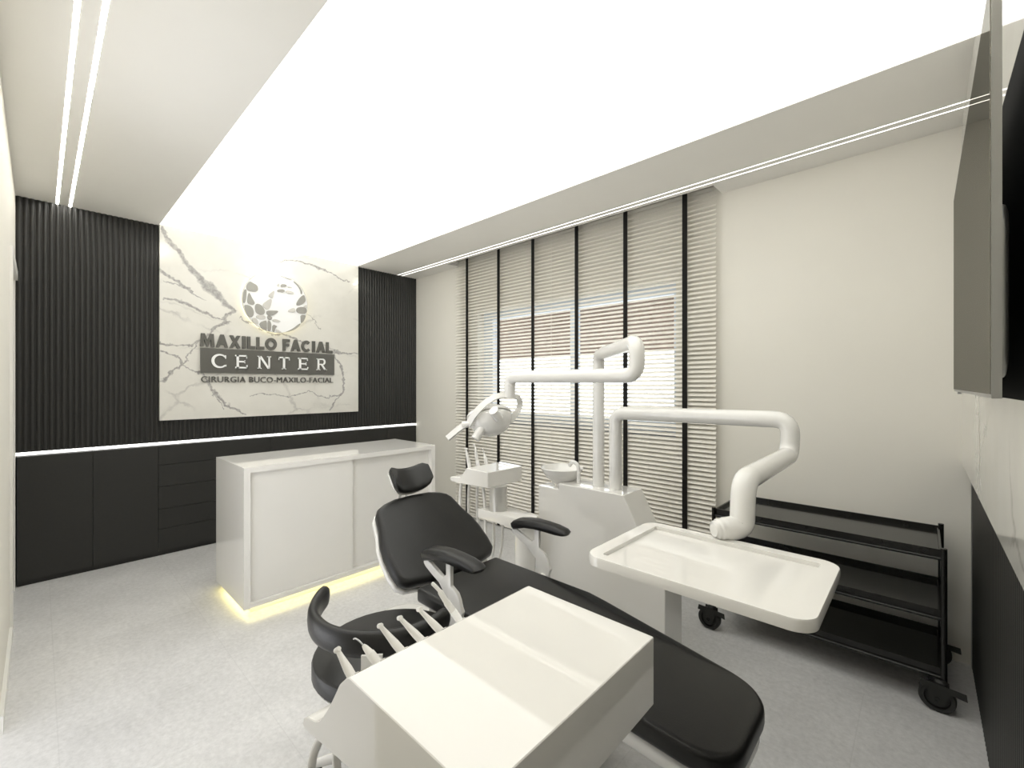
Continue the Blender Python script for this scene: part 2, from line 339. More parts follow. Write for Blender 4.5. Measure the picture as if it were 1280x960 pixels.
# ceiling soffits with the blind pocket
P0, P1, PY = 0.77, 3.425, -0.155
b = MB(); b.box(XB, XT, -W, -2.406, H, 2.9); b.box(XB, XT, -0.751, PY, H, 2.9); b.box(XB, P0, PY, 0, H, 2.9); b.box(P1, XT, PY, 0, H, 2.9); b.box(P0, P1, PY, 0, 2.8, 2.9); b.box(XB, XT, -2.406, -0.751, 2.64, 2.9)
struct(b.build('ceiling', CEIL))
o = MB().box(0.0, L+0.05, -2.404, -0.753, H+0.002, 2.638).build('ceiling_light_panel', PANELM)
tag(o, 'large glowing white light panel filling the middle of the ceiling', 'ceiling light')
for y0, y1, lab in ((-2.970, -2.956, 'thin white light line on the left ceiling strip, nearer the wall'), (-2.906, -2.892, 'thin white light line on the left ceiling strip, nearer the glowing panel'),
                    (-0.2575, -0.2515, 'thin white light line above the blind, on the glowing panel side'), (-0.204, -0.198, 'thin white light line above the blind, on the window side')):
    o = MB().box(0.0, L, y0, y1, H-0.0004, H+0.004).build("led_line", LEDM if y0 < -1 else LEDR); tag(o, lab, 'light', 'ceiling light lines')

# logo wall: fluted panel
pitch = 0.0301; nr = int(W/pitch); prof = []
y = -W
for k in range(nr+1):
    for dy, dx in ((0.0, -0.010), (0.004, -0.009), (0.007, -0.003), (0.011, -0.0005), (0.0155, 0.0), (0.020, -0.0005), (0.024, -0.003), (0.027, -0.009)):
        if y+dy < -0.001: prof.append((dx, y+dy))
    y += pitch
prof = prof + [(-0.010, 0.0), (-0.05, 0.0), (-0.05, -W)]
struct(MB().prism(prof, XY(0.895), XY(H)).build('wall_logo_fluted', FLUTE, smooth=50))
# marble board
struct(MB().box(-0.004, 0.03, -2.406, -0.751, 1.067, H, bev=0.0015, seg=1).build('wall_logo_marble', MARB))
# base cabinets in front of the back wall, flush with the flutes
o = MB().box(-0.12, -0.004, -W+0.002, -0.004, 0.875, 0.887).build('counter_led_strip', LEDW)
tag(o, 'thin bright white light strip along the top of the black cabinets', 'light')
units = [(-3.150, -2.783, 'door', 'tall plain black cabinet door unit against the left wall'), (-2.783, -2.409, 'door', 'plain black cabinet door unit left of the drawers'),
         (-2.409, -1.591, 'drawers', 'black cabinet with a stack of five wide drawers'), (-1.591, -0.743, 'mixed', 'black cabinet right of the drawers, mostly behind the white desk'),
         (-0.743, -0.389, 'door', 'narrow black cabinet behind the right part of the white desk'), (-0.389, -0.004, 'door', 'black cabinet in the corner beside the window wall')]
for y0, y1, kind, lab in units:
    t = thing('base_cabinet', (-0.2, (y0+y1)/2, 0), lab, 'cabinet', 'black cabinets along the logo wall')
    g = 0.0015
    MB().box(-0.42, -0.02, y0, y1, 0.0, 0.868).build('carcass', BLACKLAM, t)
    if kind == 'drawers': zs = [0.035, 0.211, 0.367, 0.543, 0.715, 0.868]
    elif kind == 'mixed': zs = [0.035, 0.7, 0.868]
    else: zs = [0.035, 0.868]
    for i in range(len(zs)-1):
        MB().box(-0.0195, 0.0, y0+g, y1-g, zs[i]+g, zs[i+1]-g, bev=0.001, seg=1).build('drawer' if (kind == 'drawers' or (kind == 'mixed' and i)) else 'door', BLACKLAM, t)

# screen wall: marble above, black flutes below
struct(MB().box(L, L+0.12, -W, 0.0, 0.966, H, bev=0.001, seg=1).build('wall_screen_marble', MARB2))
prof = []; y = -W
for k in range(int((W-0.03)/pitch)+1):
    for dy, dx in ((0.0, 0.010), (0.004, 0.009), (0.007, 0.003), (0.011, 0.0005), (0.0155, 0.0), (0.020, 0.0005), (0.024, 0.003), (0.027, 0.009)):
        if y+dy < -0.032: prof.append((4.559+dx, y+dy))
    y += pitch
prof += [(4.569, -0.03), (4.62, -0.03), (4.62, -W)]
struct(MB().prism(prof, XY(0), XY(0.966)).build('wall_screen_fluted', FLUTE, smooth=50))
struct(MB().box(4.556, 4.572, -0.03, -0.022, 0, 0.966).build('trim_1', STEEL))
struct(MB().box(4.62, XT, -W, 0.0, 0, H).build('wall_screen', WALL))

# window in the opening
w1 = struct(MB().box(WX0, WX1, 0.085, 0.165, WZ1-0.075, WZ1).box(WX0, WX1, 0.085, 0.165, WZ0, WZ0+0.09).box(WX0, WX0+0.13, 0.085, 0.165, WZ0+0.09, WZ1-0.075)
    .box(WX1-0.05, WX1, 0.085, 0.165, WZ0+0.09, WZ1-0.075).box(2.155, 2.205, 0.085, 0.165, WZ0+0.09, WZ1-0.075).build('window_1', ALU))
MB().box(WX0+0.13, 2.155, 0.12, 0.126, WZ0+0.09, WZ1-0.075).build('pane', GLASS, w1)
MB().box(2.205, WX1-0.05, 0.135, 0.141, WZ0+0.09, WZ1-0.075).build('pane', GLASS, w1)
MB().box(WX0, WX1, -0.012, 0.085, WZ0-0.02, WZ0).build('window_sill', ALU, w1)
# what stands beyond the window
o = MB().prism([(0.22, 2.62), (1.55, 1.72), (1.57, 1.76), (0.22, 2.68)], lambda a, b: (-4.0, a, b), lambda a, b: (4.1, a, b)).build('window_awning', BRICK)
tag(o, 'brown sloping awning outside the window, seen between the blind slats', 'awning')
struct(MB().box(-4, 6, 0.22, 4, -0.12, -0.02).build('ground', HOUSEW))

# ---------------------------------------------------------------- venetian blind
t = thing('venetian_blind', (2.1, -0.05, 0.02), 'long cream slatted blind with black tapes covering the window', 'blind')
b = MB(); BX0, BX1 = 0.79, 3.405; pz = 0.0309; z = 0.045; i = 0
tl = math.radians(41); w = 0.029
while z < 2.72:
    sec = []
    for k in range(6):
        s_ = -w/2+w*k/5; bow = 0.0022*(1-(2*s_/w)**2)
        sec.append((s_*math.cos(tl)-bow*math.sin(tl), s_*math.sin(tl)+bow*math.cos(tl)))
    sec = sec + [(a+0.0008*math.sin(tl), c-0.0008*math.cos(tl)) for a, c in sec[::-1]]
    b.prism(sec, lambda a, c: (BX0, -0.05+a, z+c), lambda a, c: (BX1, -0.05+a, z+c))
    z += pz
b.build('slats', SLAT, t, smooth=50)
MB().box(BX0, BX1, -0.075, -0.03, 2.74, 2.79, bev=0.003).build('headrail', SLAT, t)
MB().box(BX0, BX1, -0.063, -0.037, 0.012, 0.03, bev=0.003).build('bottom_rail', SLAT, t)
for x in (0.980, 1.432, 1.860, 2.326, 2.764, 3.208):
    MB().box(x-0.017, x+0.017, -0.068, -0.0655, 0.012, 2.76).build('tape', TAPE, t)
MB().tube([(2.07, -0.071, 2.74), (2.07, -0.071, 0.75)], 0.0015, 6).build('pull_cord', SLAT, t)

# ---------------------------------------------------------------- wall sign
t = thing('wall_sign', (0.03, -1.58, 1.36), 'round emblem with grey lettering mounted on the marble board', 'sign')
LB = 0.065
def disc(bm, x0, x1, r, c=(-1.568, 2.100), n=72):
    bm.prism([(c[0]+r*math.cos(2*PI*k/n), c[1]+r*math.sin(2*PI*k/n)) for k in range(n)], YZ(x0), YZ(x1)); return bm
em = disc(MB(), 0.058, 0.066, 0.278).build('emblem_disc', WHITEL, t)
b = MB()
ring = lambda x, r: [(x, -1.568+r*math.cos(2*PI*k/96), 2.10+r*math.sin(2*PI*k/96)) for k in range(96)]
n = 96
b.rings([[Vector((x, -1.568+r*math.cos(2*PI*k/n), 2.10+r*math.sin(2*PI*k/n))) for k in range(n)] for x, r in ((0.057, 0.279), (0.068, 0.279), (0.068, 0.275), (0.057, 0.275))], closed=True)
b.build('rim', STONEL, em)
b = MB(); n = 48
b.rings([[Vector((x, -1.568+r*math.cos(2*PI*k/n), 2.10+r*math.sin(2*PI*k/n))) for k in range(n)] for x, r in ((0.036, 0.262), (0.044, 0.262), (0.044, 0.252), (0.036, 0.252))], closed=True)
b.build('halo_light', HALO, t)
for a in (40, 160, 280): MB().cyl((0.030, -1.568+0.2*math.cos(math.radians(a)), 2.1+0.2*math.sin(math.radians(a))), (0.06, -1.568+0.2*math.cos(math.radians(a)), 2.1+0.2*math.sin(math.radians(a))), 0.008).build('standoff', STEEL, t)
STONES = [
 ('d',[(-1.788,2.256),(-1.765,2.246),(-1.731,2.23),(-1.721,2.206),(-1.725,2.175),(-1.774,2.168),(-1.811,2.175),(-1.816,2.201),(-1.807,2.228)]),
 ('d',[(-1.828,2.178),(-1.814,2.178),(-1.812,2.154),(-1.818,2.086),(-1.827,2.058),(-1.838,2.057),(-1.841,2.093),(-1.838,2.145)]),
 ('d',[(-1.793,2.155),(-1.784,2.143),(-1.769,2.108),(-1.75,2.079),(-1.748,2.064),(-1.76,2.05),(-1.788,2.053),(-1.807,2.064),(-1.805,2.109),(-1.8,2.141)]),
 ('d',[(-1.83,2.043),(-1.798,2.045),(-1.769,2.03),(-1.755,1.995),(-1.757,1.963),(-1.774,1.938),(-1.798,1.944),(-1.815,1.976),(-1.828,2.016)]),
 ('d',[(-1.731,2.066),(-1.707,2.064),(-1.683,2.046),(-1.666,2.011),(-1.669,1.984),(-1.693,1.97),(-1.722,1.977),(-1.741,1.991),(-1.747,2.027),(-1.744,2.054)]),
 ('l',[(-1.629,2.123),(-1.609,2.124),(-1.611,2.088),(-1.626,2.037),(-1.644,2.022),(-1.669,2.034),(-1.685,2.056),(-1.678,2.079)]),
 ('l',[(-1.589,2.207),(-1.585,2.189),(-1.601,2.136),(-1.619,2.137),(-1.639,2.152),(-1.619,2.179)]),
 ('d',[(-1.649,2.013),(-1.609,2.02),(-1.559,2.024),(-1.554,2.016),(-1.579,1.989),(-1.609,1.974),(-1.649,1.975),(-1.655,1.996)]),
 ('l',[(-1.741,1.959),(-1.707,1.968),(-1.669,1.968),(-1.657,1.953),(-1.669,1.93),(-1.707,1.933),(-1.731,1.939)]),
 ('d',[(-1.648,1.97),(-1.624,1.97),(-1.604,1.959),(-1.609,1.94),(-1.629,1.931),(-1.647,1.943)]),
 ('l',[(-1.765,1.936),(-1.741,1.94),(-1.722,1.914),(-1.719,1.882),(-1.736,1.884),(-1.757,1.901),(-1.772,1.921)]),
 ('d',[(-1.669,1.923),(-1.650,1.925),(-1.650,1.829),(-1.659,1.831),(-1.693,1.853),(-1.712,1.883),(-1.703,1.905)]),
 ('d',[(-1.644,1.926),(-1.629,1.927),(-1.613,1.909),(-1.614,1.849),(-1.626,1.829),(-1.644,1.829)]),
 ('d',[(-1.604,1.897),(-1.559,1.882),(-1.579,1.863),(-1.585,1.829),(-1.604,1.829)]),
 ('l',[(-1.569,1.857),(-1.518,1.829),(-1.554,1.827),(-1.577,1.833)]),
 ('l',[(-1.601,1.941),(-1.579,1.947),(-1.528,1.931),(-1.554,1.921),(-1.604,1.921)]),
 ('l',[(-1.548,2.356),(-1.523,2.358),(-1.465,2.344),(-1.436,2.335),(-1.438,2.327),(-1.465,2.33),(-1.523,2.345),(-1.548,2.349)]),
 ('d',[(-1.418,2.321),(-1.387,2.299),(-1.357,2.264),(-1.336,2.225),(-1.353,2.201),(-1.358,2.241),(-1.38,2.277),(-1.421,2.314)]),
 ('d',[(-1.325,2.206),(-1.312,2.18),(-1.309,2.146),(-1.336,2.114),(-1.38,2.093),(-1.399,2.102),(-1.38,2.147),(-1.353,2.185)]),
 ('d',[(-1.353,2.088),(-1.314,2.086),(-1.299,2.067),(-1.299,2.039),(-1.325,2.022),(-1.369,2.022),(-1.396,2.038),(-1.393,2.072)]),
 ('l',[(-1.299,2.119),(-1.297,2.085),(-1.303,2.078),(-1.336,2.091)]),
 ('d',[(-1.358,2.009),(-1.308,2.015),(-1.312,1.986),(-1.333,1.944),(-1.353,1.93),(-1.355,1.969)]),
 ('d',[(-1.353,1.933),(-1.369,1.9),(-1.412,1.863),(-1.465,1.839),(-1.497,1.833),(-1.465,1.850),(-1.418,1.880),(-1.38,1.916)]),
 ('l',[(-1.428,2.068),(-1.407,2.065),(-1.402,2.043),(-1.412,2.025),(-1.465,2.029),(-1.471,2.04)]),
 ('d',[(-1.533,2.274),(-1.492,2.278),(-1.476,2.265),(-1.497,2.252),(-1.533,2.244)]),
 ('l',[(-1.559,2.275),(-1.541,2.276),(-1.546,2.249),(-1.566,2.25)]),
 ('d',[(-1.554,2.223),(-1.499,2.23),(-1.499,2.199),(-1.569,2.199)]),
 ('l',[(-1.486,2.223),(-1.444,2.222),(-1.414,2.207),(-1.423,2.197),(-1.489,2.198)]),
 ('l',[(-1.471,2.265),(-1.434,2.26),(-1.434,2.249),(-1.474,2.254)])]
for k, pl in STONES:
    cy = sum(p[0] for p in pl)/len(pl); cz_ = sum(p[1] for p in pl)/len(pl)
    def chaikin(q):
        out = []
        for i in range(len(q)):
            a, c = q[i], q[(i+1) % len(q)]; out += [(a[0]*.75+c[0]*.25, a[1]*.75+c[1]*.25), (a[0]*.25+c[0]*.75, a[1]*.25+c[1]*.75)]
        return out
    q = chaikin(pl)
    MB().prism(q, YZ(0.0662), YZ(0.072)).build('emblem_stone', STONEG if k == 'd' else STONEL, em)
def text(name, body, y0, y1, z0, z1, x0, dep, m, bold=0.0, space=1.0):
    c = bpy.data.curves.new('c', 'FONT'); c.body = body; c.offset = bold; c.extrude = 0.5; c.space_character = space; c.resolution_u = 4
    o = bpy.data.objects.new('c', c); COL.objects.link(o)
    dg = bpy.context.evaluated_depsgraph_get(); me = bpy.data.meshes.new_from_object(o.evaluated_get(dg))
    bpy.data.objects.remove(o); bpy.data.curves.remove(c)
    xs = [v.co.x for v in me.vertices]; ys = [v.co.y for v in me.vertices]
    ax, bx, ay, by = min(xs), max(xs), min(ys), max(ys)
    for v in me.vertices:
        u, q, d = (v.co.x-ax)/(bx-ax), (v.co.y-ay)/(by-ay), v.co.z+0.5
        v.co = (x0+d*dep, y0+u*(y1-y0), z0+q*(z1-z0))
    b = MB(); b.bm.from_mesh(me); bpy.data.meshes.remove(me); bmesh.ops.remove_doubles(b.bm, verts=b.bm.verts, dist=1e-6); split_build(b, name, m, t)
text('tagline_letter', 'CIRURGIA BUCO-MAXILO-FACIAL', -2.137, -1.029, 1.368, 1.418, 0.0305, 0.015, GREYM, space=1.05)
plate = MB().box(0.0305, 0.05, -2.143, -1.018, 1.446, 1.652, bev=0.002, seg=1).build('name_plate', GREYM, t)
# wide serif capitals of the plate
def letters(word, y0, y1, z0, z1, xa, xb, m):
    n = len(word); wl = 0.092; step = (y1-y0-wl*1.28)/(n-1); hh = z1-z0
    for i, ch in enumerate(word):
        b = MB(); lw = wl*{'C': 1.28, 'N': 1.22, 'R': 1.08}.get(ch, 1.08); o_ = y0+i*step
        def q(pts): b.prism([(o_+u*lw, z0+v*hh) for u, v in pts], YZ(xa), YZ(xb))
        R = lambda u0, u1, v0, v1: q([(u0, v0), (u1, v0), (u1, v1), (u0, v1)])
        if ch == 'C':
            out = [(0.5+0.5*math.cos(math.radians(a)), 0.5+0.52*math.sin(math.radians(a))) for a in range(42, 319, 12)]
            inn = [(0.54+0.36*math.cos(math.radians(a)), 0.5+0.40*math.sin(math.radians(a))) for a in range(318, 41, -12)]
            q(out+inn); R(0.84, 0.90, 0.68, 0.93); R(0.86, 0.92, 0.10, 0.24)
        elif ch == 'E':
            R(0.10, 0.28, 0, 1); R(0.0, 0.95, 0, 0.11); R(0.0, 0.92, 0.89, 1); R(0.28, 0.78, 0.45, 0.56); R(0.87, 0.95, 0.0, 0.25); R(0.85, 0.92, 0.76, 1); R(0.72, 0.78, 0.38, 0.63)
        elif ch == 'N':
            R(0.08, 0.20, 0, 1); R(0.80, 0.91, 0, 1); q([(0.08, 1), (0.27, 1), (0.91, 0), (0.74, 0)]); R(0.0, 0.29, 0, 0.07); R(0.0, 0.2, 0.93, 1); R(0.70, 1, 0.93, 1)
        elif ch == 'T':
            R(0.40, 0.58, 0, 1); R(0.0, 1.0, 0.89, 1); R(0.0, 0.07, 0.74, 1); R(0.93, 1.0, 0.74, 1); R(0.30, 0.68, 0, 0.07)
        elif ch == 'R':
            R(0.10, 0.27, 0, 1); R(0.0, 0.37, 0, 0.07); R(0.0, 0.27, 0.93, 1)
            out = [(0.62+0.26*math.cos(math.radians(a)), 0.725+0.275*math.sin(math.radians(a))) for a in range(90, -91, -15)]
            inn = [(0.60+0.13*math.cos(math.radians(a)), 0.725+0.165*math.sin(math.radians(a))) for a in range(-90, 91, 15)]
            q([(0.27, 1)]+out+[(0.27, 0.45), (0.27, 0.56)]+inn+[(0.27, 0.89)]); q([(0.46, 0.45), (0.64, 0.45), (0.98, 0.0), (0.78, 0.0)]); R(0.78, 1.03, 0, 0.07)
        b.build('plate_letter', m, plate, smooth=0)
letters('CENTER', -2.070, -1.082, 1.490, 1.605, 0.0502, 0.060, WHITEL)

def block_word(word, y0, y1, z0, z1, xa, xb, m):
    wd = {'M': 1.30, 'A': 1.12, 'X': 1.08, 'I': 0.42, 'L': 0.80, 'O': 1.22, ' ': 0.42, 'F': 0.78, 'C': 1.12}; gap = 0.13
    tot = sum(wd[c] for c in word)+gap*(len(word)-1); k = (y1-y0)/tot; u0 = 0.0; hh = z1-z0
    for ch in word:
        w_ = wd[ch]
        if ch != ' ':
            b = MB()
            def q(pts): b.prism([(y0+(u0+u*w_)*k, z0+v*hh) for u, v in pts], YZ(xa), YZ(xb))
            t_ = 0.30/w_
            if ch == 'I': q([(0.1, 0), (0.9, 0), (0.9, 1), (0.1, 1)])
            elif ch == 'L': q([(0, 0), (1, 0), (1, .24), (t_, .24), (t_, 1), (0, 1)])
            elif ch == 'F': q([(0, 0), (t_, 0), (t_, .38), (.9, .38), (.9, .60), (t_, .60), (t_, .77), (1, .77), (1, 1), (0, 1)])
            elif ch == 'A': q([(0, 0), (.27, 0), (.33, .19), (.67, .19), (.73, 0), (1, 0), (.64, 1), (.36, 1)][:2]+[(.335, .20), (.665, .20), (.73, 0), (1, 0), (.64, 1), (.36, 1)])
            elif ch == 'X': q([(0, 0), (.31, 0), (.5, .31), (.69, 0), (1, 0), (.67, .51), (.98, 1), (.68, 1), (.5, .71), (.32, 1), (.02, 1), (.33, .51)])
            elif ch == 'M': q([(0, 0), (.24, 0), (.27, .58), (.44, 0), (.56, 0), (.73, .58), (.76, 0), (1, 0), (.93, 1), (.68, 1), (.5, .44), (.32, 1), (.07, 1)])
            elif ch in 'OC':
                a0, a1 = (0, 360) if ch == 'O' else (42, 318); n_ = 28; A_ = [a0+(a1-a0)*i/n_ for i in range(n_+1)]
                P_ = [(y0+(u0+(.5+.5*math.cos(math.radians(a)))*w_)*k, z0+(.5+.51*math.sin(math.radians(a)))*hh) for a in A_]
                Q_ = [(y0+(u0+(.5+.26*math.cos(math.radians(a)))*w_)*k, z0+(.5+.27*math.sin(math.radians(a)))*hh) for a in A_]
                rg = [[Vector((xa, *p)), Vector((xb, *p)), Vector((xb, *o_)), Vector((xa, *o_))] for p, o_ in zip(P_, Q_)]
                if ch == 'O': b.rings(rg[:-1], closed=True)
                else: b.rings(rg)
            b.build('name_letter', m, t, smooth=0)
        u0 += w_+gap
block_word('MAXILLO FACIAL', -2.146, -1.036, 1.664, 1.772, 0.0305, 0.0525, GREYM)

# ---------------------------------------------------------------- white desk
DX0, DX1, DY0, DY1, DT = 0.95, 1.53, -2.245, -0.885, 0.866
t = thing('reception_desk', (1.24, -1.565, 0), 'glossy white desk with sliding doors and yellow light underneath', 'desk')
b = MB(); b.box(DX0, DX1, DY0, DY1, DT-0.032, DT); b.box(DX0, DX1, DY0, DY0+0.035, 0.045, DT-0.032); b.box(DX0, DX1, DY1-0.035, DY1, 0.045, DT-0.032)
b.box(DX0, DX1-0.0, DY0+0.035, DY1-0.035, 0.045, 0.075); b.box(DX0, DX0+0.02, DY0+0.035, DY1-0.035, 0.075, DT-0.032)
b.build('carcass', GLOSS, t)
YD = -1.585
MB().box(DX1-0.040, DX1-0.020, DY0+0.036, YD+0.012, 0.076, DT-0.033, bev=0.0015, seg=1).build('sliding_door', GLOSS, t)
MB().box(DX1-0.062, DX1-0.042, YD-0.03, DY1-0.036, 0.076, DT-0.033, bev=0.0015, seg=1).build('sliding_door', GLOSS, t)
MB().box(DX0+0.05, DX1-0.05, DY0+0.05, DY1-0.05, 0, 0.045).build('plinth', SATIN, t)
b = MB(); b.box(DX1-0.048, DX1-0.030, DY0+0.03, DY1-0.03, 0.037, 0.0448); b.box(DX0+0.03, DX1-0.048, DY0+0.03, DY0+0.048, 0.037, 0.0448)
b.build('led_strip', LEDY, t)

# ---------------------------------------------------------------- dental chair
CY = -1.742
t = thing('dental_chair', (3.2, CY, 0), 'reclined black leather dental chair with white shell and armrests', 'dental chair')
def seat_half(x):      # half width of the seat and leg rest
    if x < 3.43: return 0.236
    if x < 3.98: return 0.236-0.040*(x-3.43)/0.55
    return 0.196
def seat_z(x):
    return 0.500 if x < 3.40 else 0.500-0.075*((x-3.40)/0.66)
def seat_poly(ins, x0, x1, r=0.115):
    pts = []; N = 14
    for k in range(N+1):
        x = x0+(x1-r-x0)*k/N; pts.append((x, seat_half(x)-ins))
    for k in range(1, 9):
        a = PI/2*(1-k/8.0); pts.append((x1-r+r*math.cos(a)*1.0, (seat_half(x1)-ins-r)+r*math.sin(a)))
    return [(x, CY+h) for x, h in pts]+[(x, CY-h) for x, h in pts[::-1]]
pl = seat_poly(0, 2.842, 4.062)
MB().prism(pl, lambda a, b: (a, b, seat_z(a)-0.062), lambda a, b: (a, b, seat_z(a)), bev=0.018, seg=4).build('seat', LEATH, t, smooth=60)
pl = seat_poly(0.012, 2.90, 4.052)
MB().prism(pl, lambda a, b: (a, b, seat_z(a)-0.118), lambda a, b: (a, b, seat_z(a)-0.063), bev=0.02, seg=3).build('seat_shell', ENAMEL, t, smooth=60)
BP = Vector((2.79, CY, 0.525)); BU = Vector((-0.777, 0, 0.629)); BN = Vector((0.629, 0, 0.777))
def bk(off): return lambda a, b: BP+Vector((0, a, 0))+BU*b+BN*off
half = [(0.0, 0.418), (0.10, 0.414), (0.165, 0.398), (0.205, 0.378), (0.226, 0.348), (0.244, 0.270), (0.272, 0.195), (0.283, 0.130), (0.284, 0.055), (0.276, 0.0), (0.245, -0.028), (0.16, -0.042), (0.06, -0.050), (0.0, -0.052)]
back = half+[(-a, b) for a, b in half[1:-1][::-1]]
MB().prism(back, bk(0.005), bk(-0.060), bev=0.028, seg=4).build('backrest', LEATH, t, smooth=60)
sh = [(a*0.985, 0.18+(b-0.18)*0.985) for a, b in back]
MB().prism(back, bk(-0.061), bk(-0.084), bev=0.008, seg=3).build('backrest_shell', ENAMEL, t, smooth=60)
HP = Vector((2.475, CY, 0.805)); HU = Vector((-0.62, 0, 0.785)).normalized(); HN = Vector((0.785, 0, 0.62)).normalized()
def hd(ins, o0, o1, m, name):
    b = MB(); rings = []; n = 12
    for k in range(n+1):
        u = -1+2*k/n; y_ = (0.112-ins)*u; lift = 0.046*abs(u)**2.4; e = 0.016*(u*u)
        lo, hi = -0.008+e*0.6+ins, 0.128+0.012*u*u*(1-abs(u)*0.5)-ins
        sec = []
        for q in range(20):
            a = 2*PI*q/20; cx_, cy_ = math.cos(a), math.sin(a)
            sx = math.copysign(abs(cx_)**0.45, cx_); sy = math.copysign(abs(cy_)**0.6, cy_); fl = 1-0.35*max(0, abs(u)-0.8)/0.2
            pos = HP+Vector((0, y_, 0))+HU*((lo+hi)/2+(hi-lo)/2*sx*fl)+HN*((o0+o1)/2+lift+(o1-o0)/2*sy*fl); sec.append(pos)
        rings.append(sec)
    b.rings(rings); b.build(name, m, t, smooth=70)
hd(0.0, -0.028, 0.022, LEATH, 'headrest'); hd(0.004, -0.044, -0.024, ENAMEL, 'headrest_shell')
b = MB()
for dy in (-0.02, 0.02): b.band([BP+Vector((0, dy, 0))+BU*0.25+BN*-0.09, BP+Vector((0, dy, 0))+BU*0.45+BN*-0.09, HP+Vector((0, dy, 0))+HU*0.06+HN*-0.045], 0.02, 0.005, (0, 1, 0))
b.build('headrest_bracket', STEEL, t)
BR = [(2.938,.66),(2.935,.639),(2.948,.627),(2.99,.607),(3.034,.589),(3.059,.566),(3.085,.548),(3.089,.516),(3.083,.491),(3.077,.43),(3.15,.43),(3.165,.50),(3.172,.52),(3.163,.536),(3.155,.56),(3.141,.581),(3.106,.598),(3.106,.694),(3.092,.694),(3.076,.694),(3.077,.632),(3.059,.618),(3.034,.628),(2.99,.646),(2.964,.655),(2.968,.669)]
for sgn in (-1, 1):
    yb = CY+sgn*0.257
    PADP = [(2.943,.664),(2.940,.680),(2.953,.697),(2.985,.713),(3.035,.723),(3.09,.728),(3.15,.728),(3.21,.724),(3.255,.715),(3.268,.703),(3.262,.692),(3.22,.687),(3.15,.688),(3.09,.686),(3.03,.678),(2.985,.664),(2.957,.655)]
    b = MB(); rings = []
    for k in range(11):
        u = -1+2*k/10; f = math.sqrt(max(0.0, 1-abs(u)**3.2))*0.35+0.65 if abs(u) < 1 else 0.6
        cx_, cz2 = 3.105, 0.695
        rings.append([Vector((cx_+(x-cx_)*(0.93+0.07*(1-u*u)), yb+0.032*u, cz2+(z_-cz2)*f)) for x, z_ in PADP])
    b.rings(rings); b.build('armrest', LEATH, t, smooth=70)
    MB().prism(BR, XZ(yb-0.008), XZ(yb+0.008), bev=0.004, seg=2).build('armrest_bracket', ENAMEL, t)
    MB().cyl((3.13, yb-sgn*0.03, 0.465), (3.13, yb+sgn*0.016, 0.465), 0.028, 24).build('pivot_cap', ENAMEL, t)
b = MB(); b.prism(rrect(2.12, 3.55, CY-0.19, CY+0.24, 0.15, 10), XY(0.0), XY(0.055), bev=0.018, seg=3); b.build('base_plate', ENAMEL, t)
b = MB(); b.prism(rrect(2.75, 3.35, CY-0.13, CY+0.13, 0.08, 8), lambda a, c: (a, c, 0.055), lambda a, c: (3.05+(a-3.05)*0.8, c, 0.40), bev=0.01, seg=2); b.build('lift_column', ENAMEL, t)
b = MB(); b.prism([(2.70,.50),(2.70,.43),(2.86,.36),(3.4,.36),(3.4,.437),(2.905,.437)], XZ(CY-0.10), XZ(CY+0.10), bev=0.01); b.build('hinge_housing', LEATH, t)

# ---------------------------------------------------------------- delivery unit (large instrument box in the foreground)
t = thing('instrument_delivery_unit', (3.85, -2.45, 0), 'large glossy white instrument box in the foreground beside the chair', 'dental unit')
PRF = [(4.003,.850),(3.680,.850),(3.672,.846),(3.645,.822),(3.632,.803),(3.615,.778),(3.594,.750),(3.577,.729),(3.562,.715),(3.545,.706),(3.525,.700),(3.506,.694),(3.492,.684),(3.488,.672),(3.50,.666),(3.558,.676),(3.713,.702),(3.80,.712),(4.003,.717)]
bxo = MB().prism(PRF, XZ(-2.692), XZ(-2.225), bev=0.0015, seg=1).build('housing', GLOSS, t, smooth=20)
b = MB(); b.cyl((3.86, -2.42, 0.714), (3.86, -2.42, 0.03), 0.036, 24); b.build('support_column', ENAMEL, t)
MB().lathe([(0.19, 0.0), (0.19, 0.018), (0.16, 0.030), (0.05, 0.036)], (3.86, -2.42, 0), n=40).build('base_disc', ENAMEL, t)
MB().lathe([(0.055, 0.675), (0.06, 0.68), (0.06, 0.714)], (3.86, -2.42, 0)).build('swivel_collar', ENAMEL, t)
HY = [-2.655, -2.600, -2.548, -2.498, -2.449, -2.395]
for y_ in HY: MB().lathe([(0.0125, -0.012), (0.0125, 0.012), (0.0095, 0.012), (0.0095, -0.012)], (3.628, y_, 0.800), (-0.72, 0, 0.69), 16).build('instrument_holder', SATIN, t)

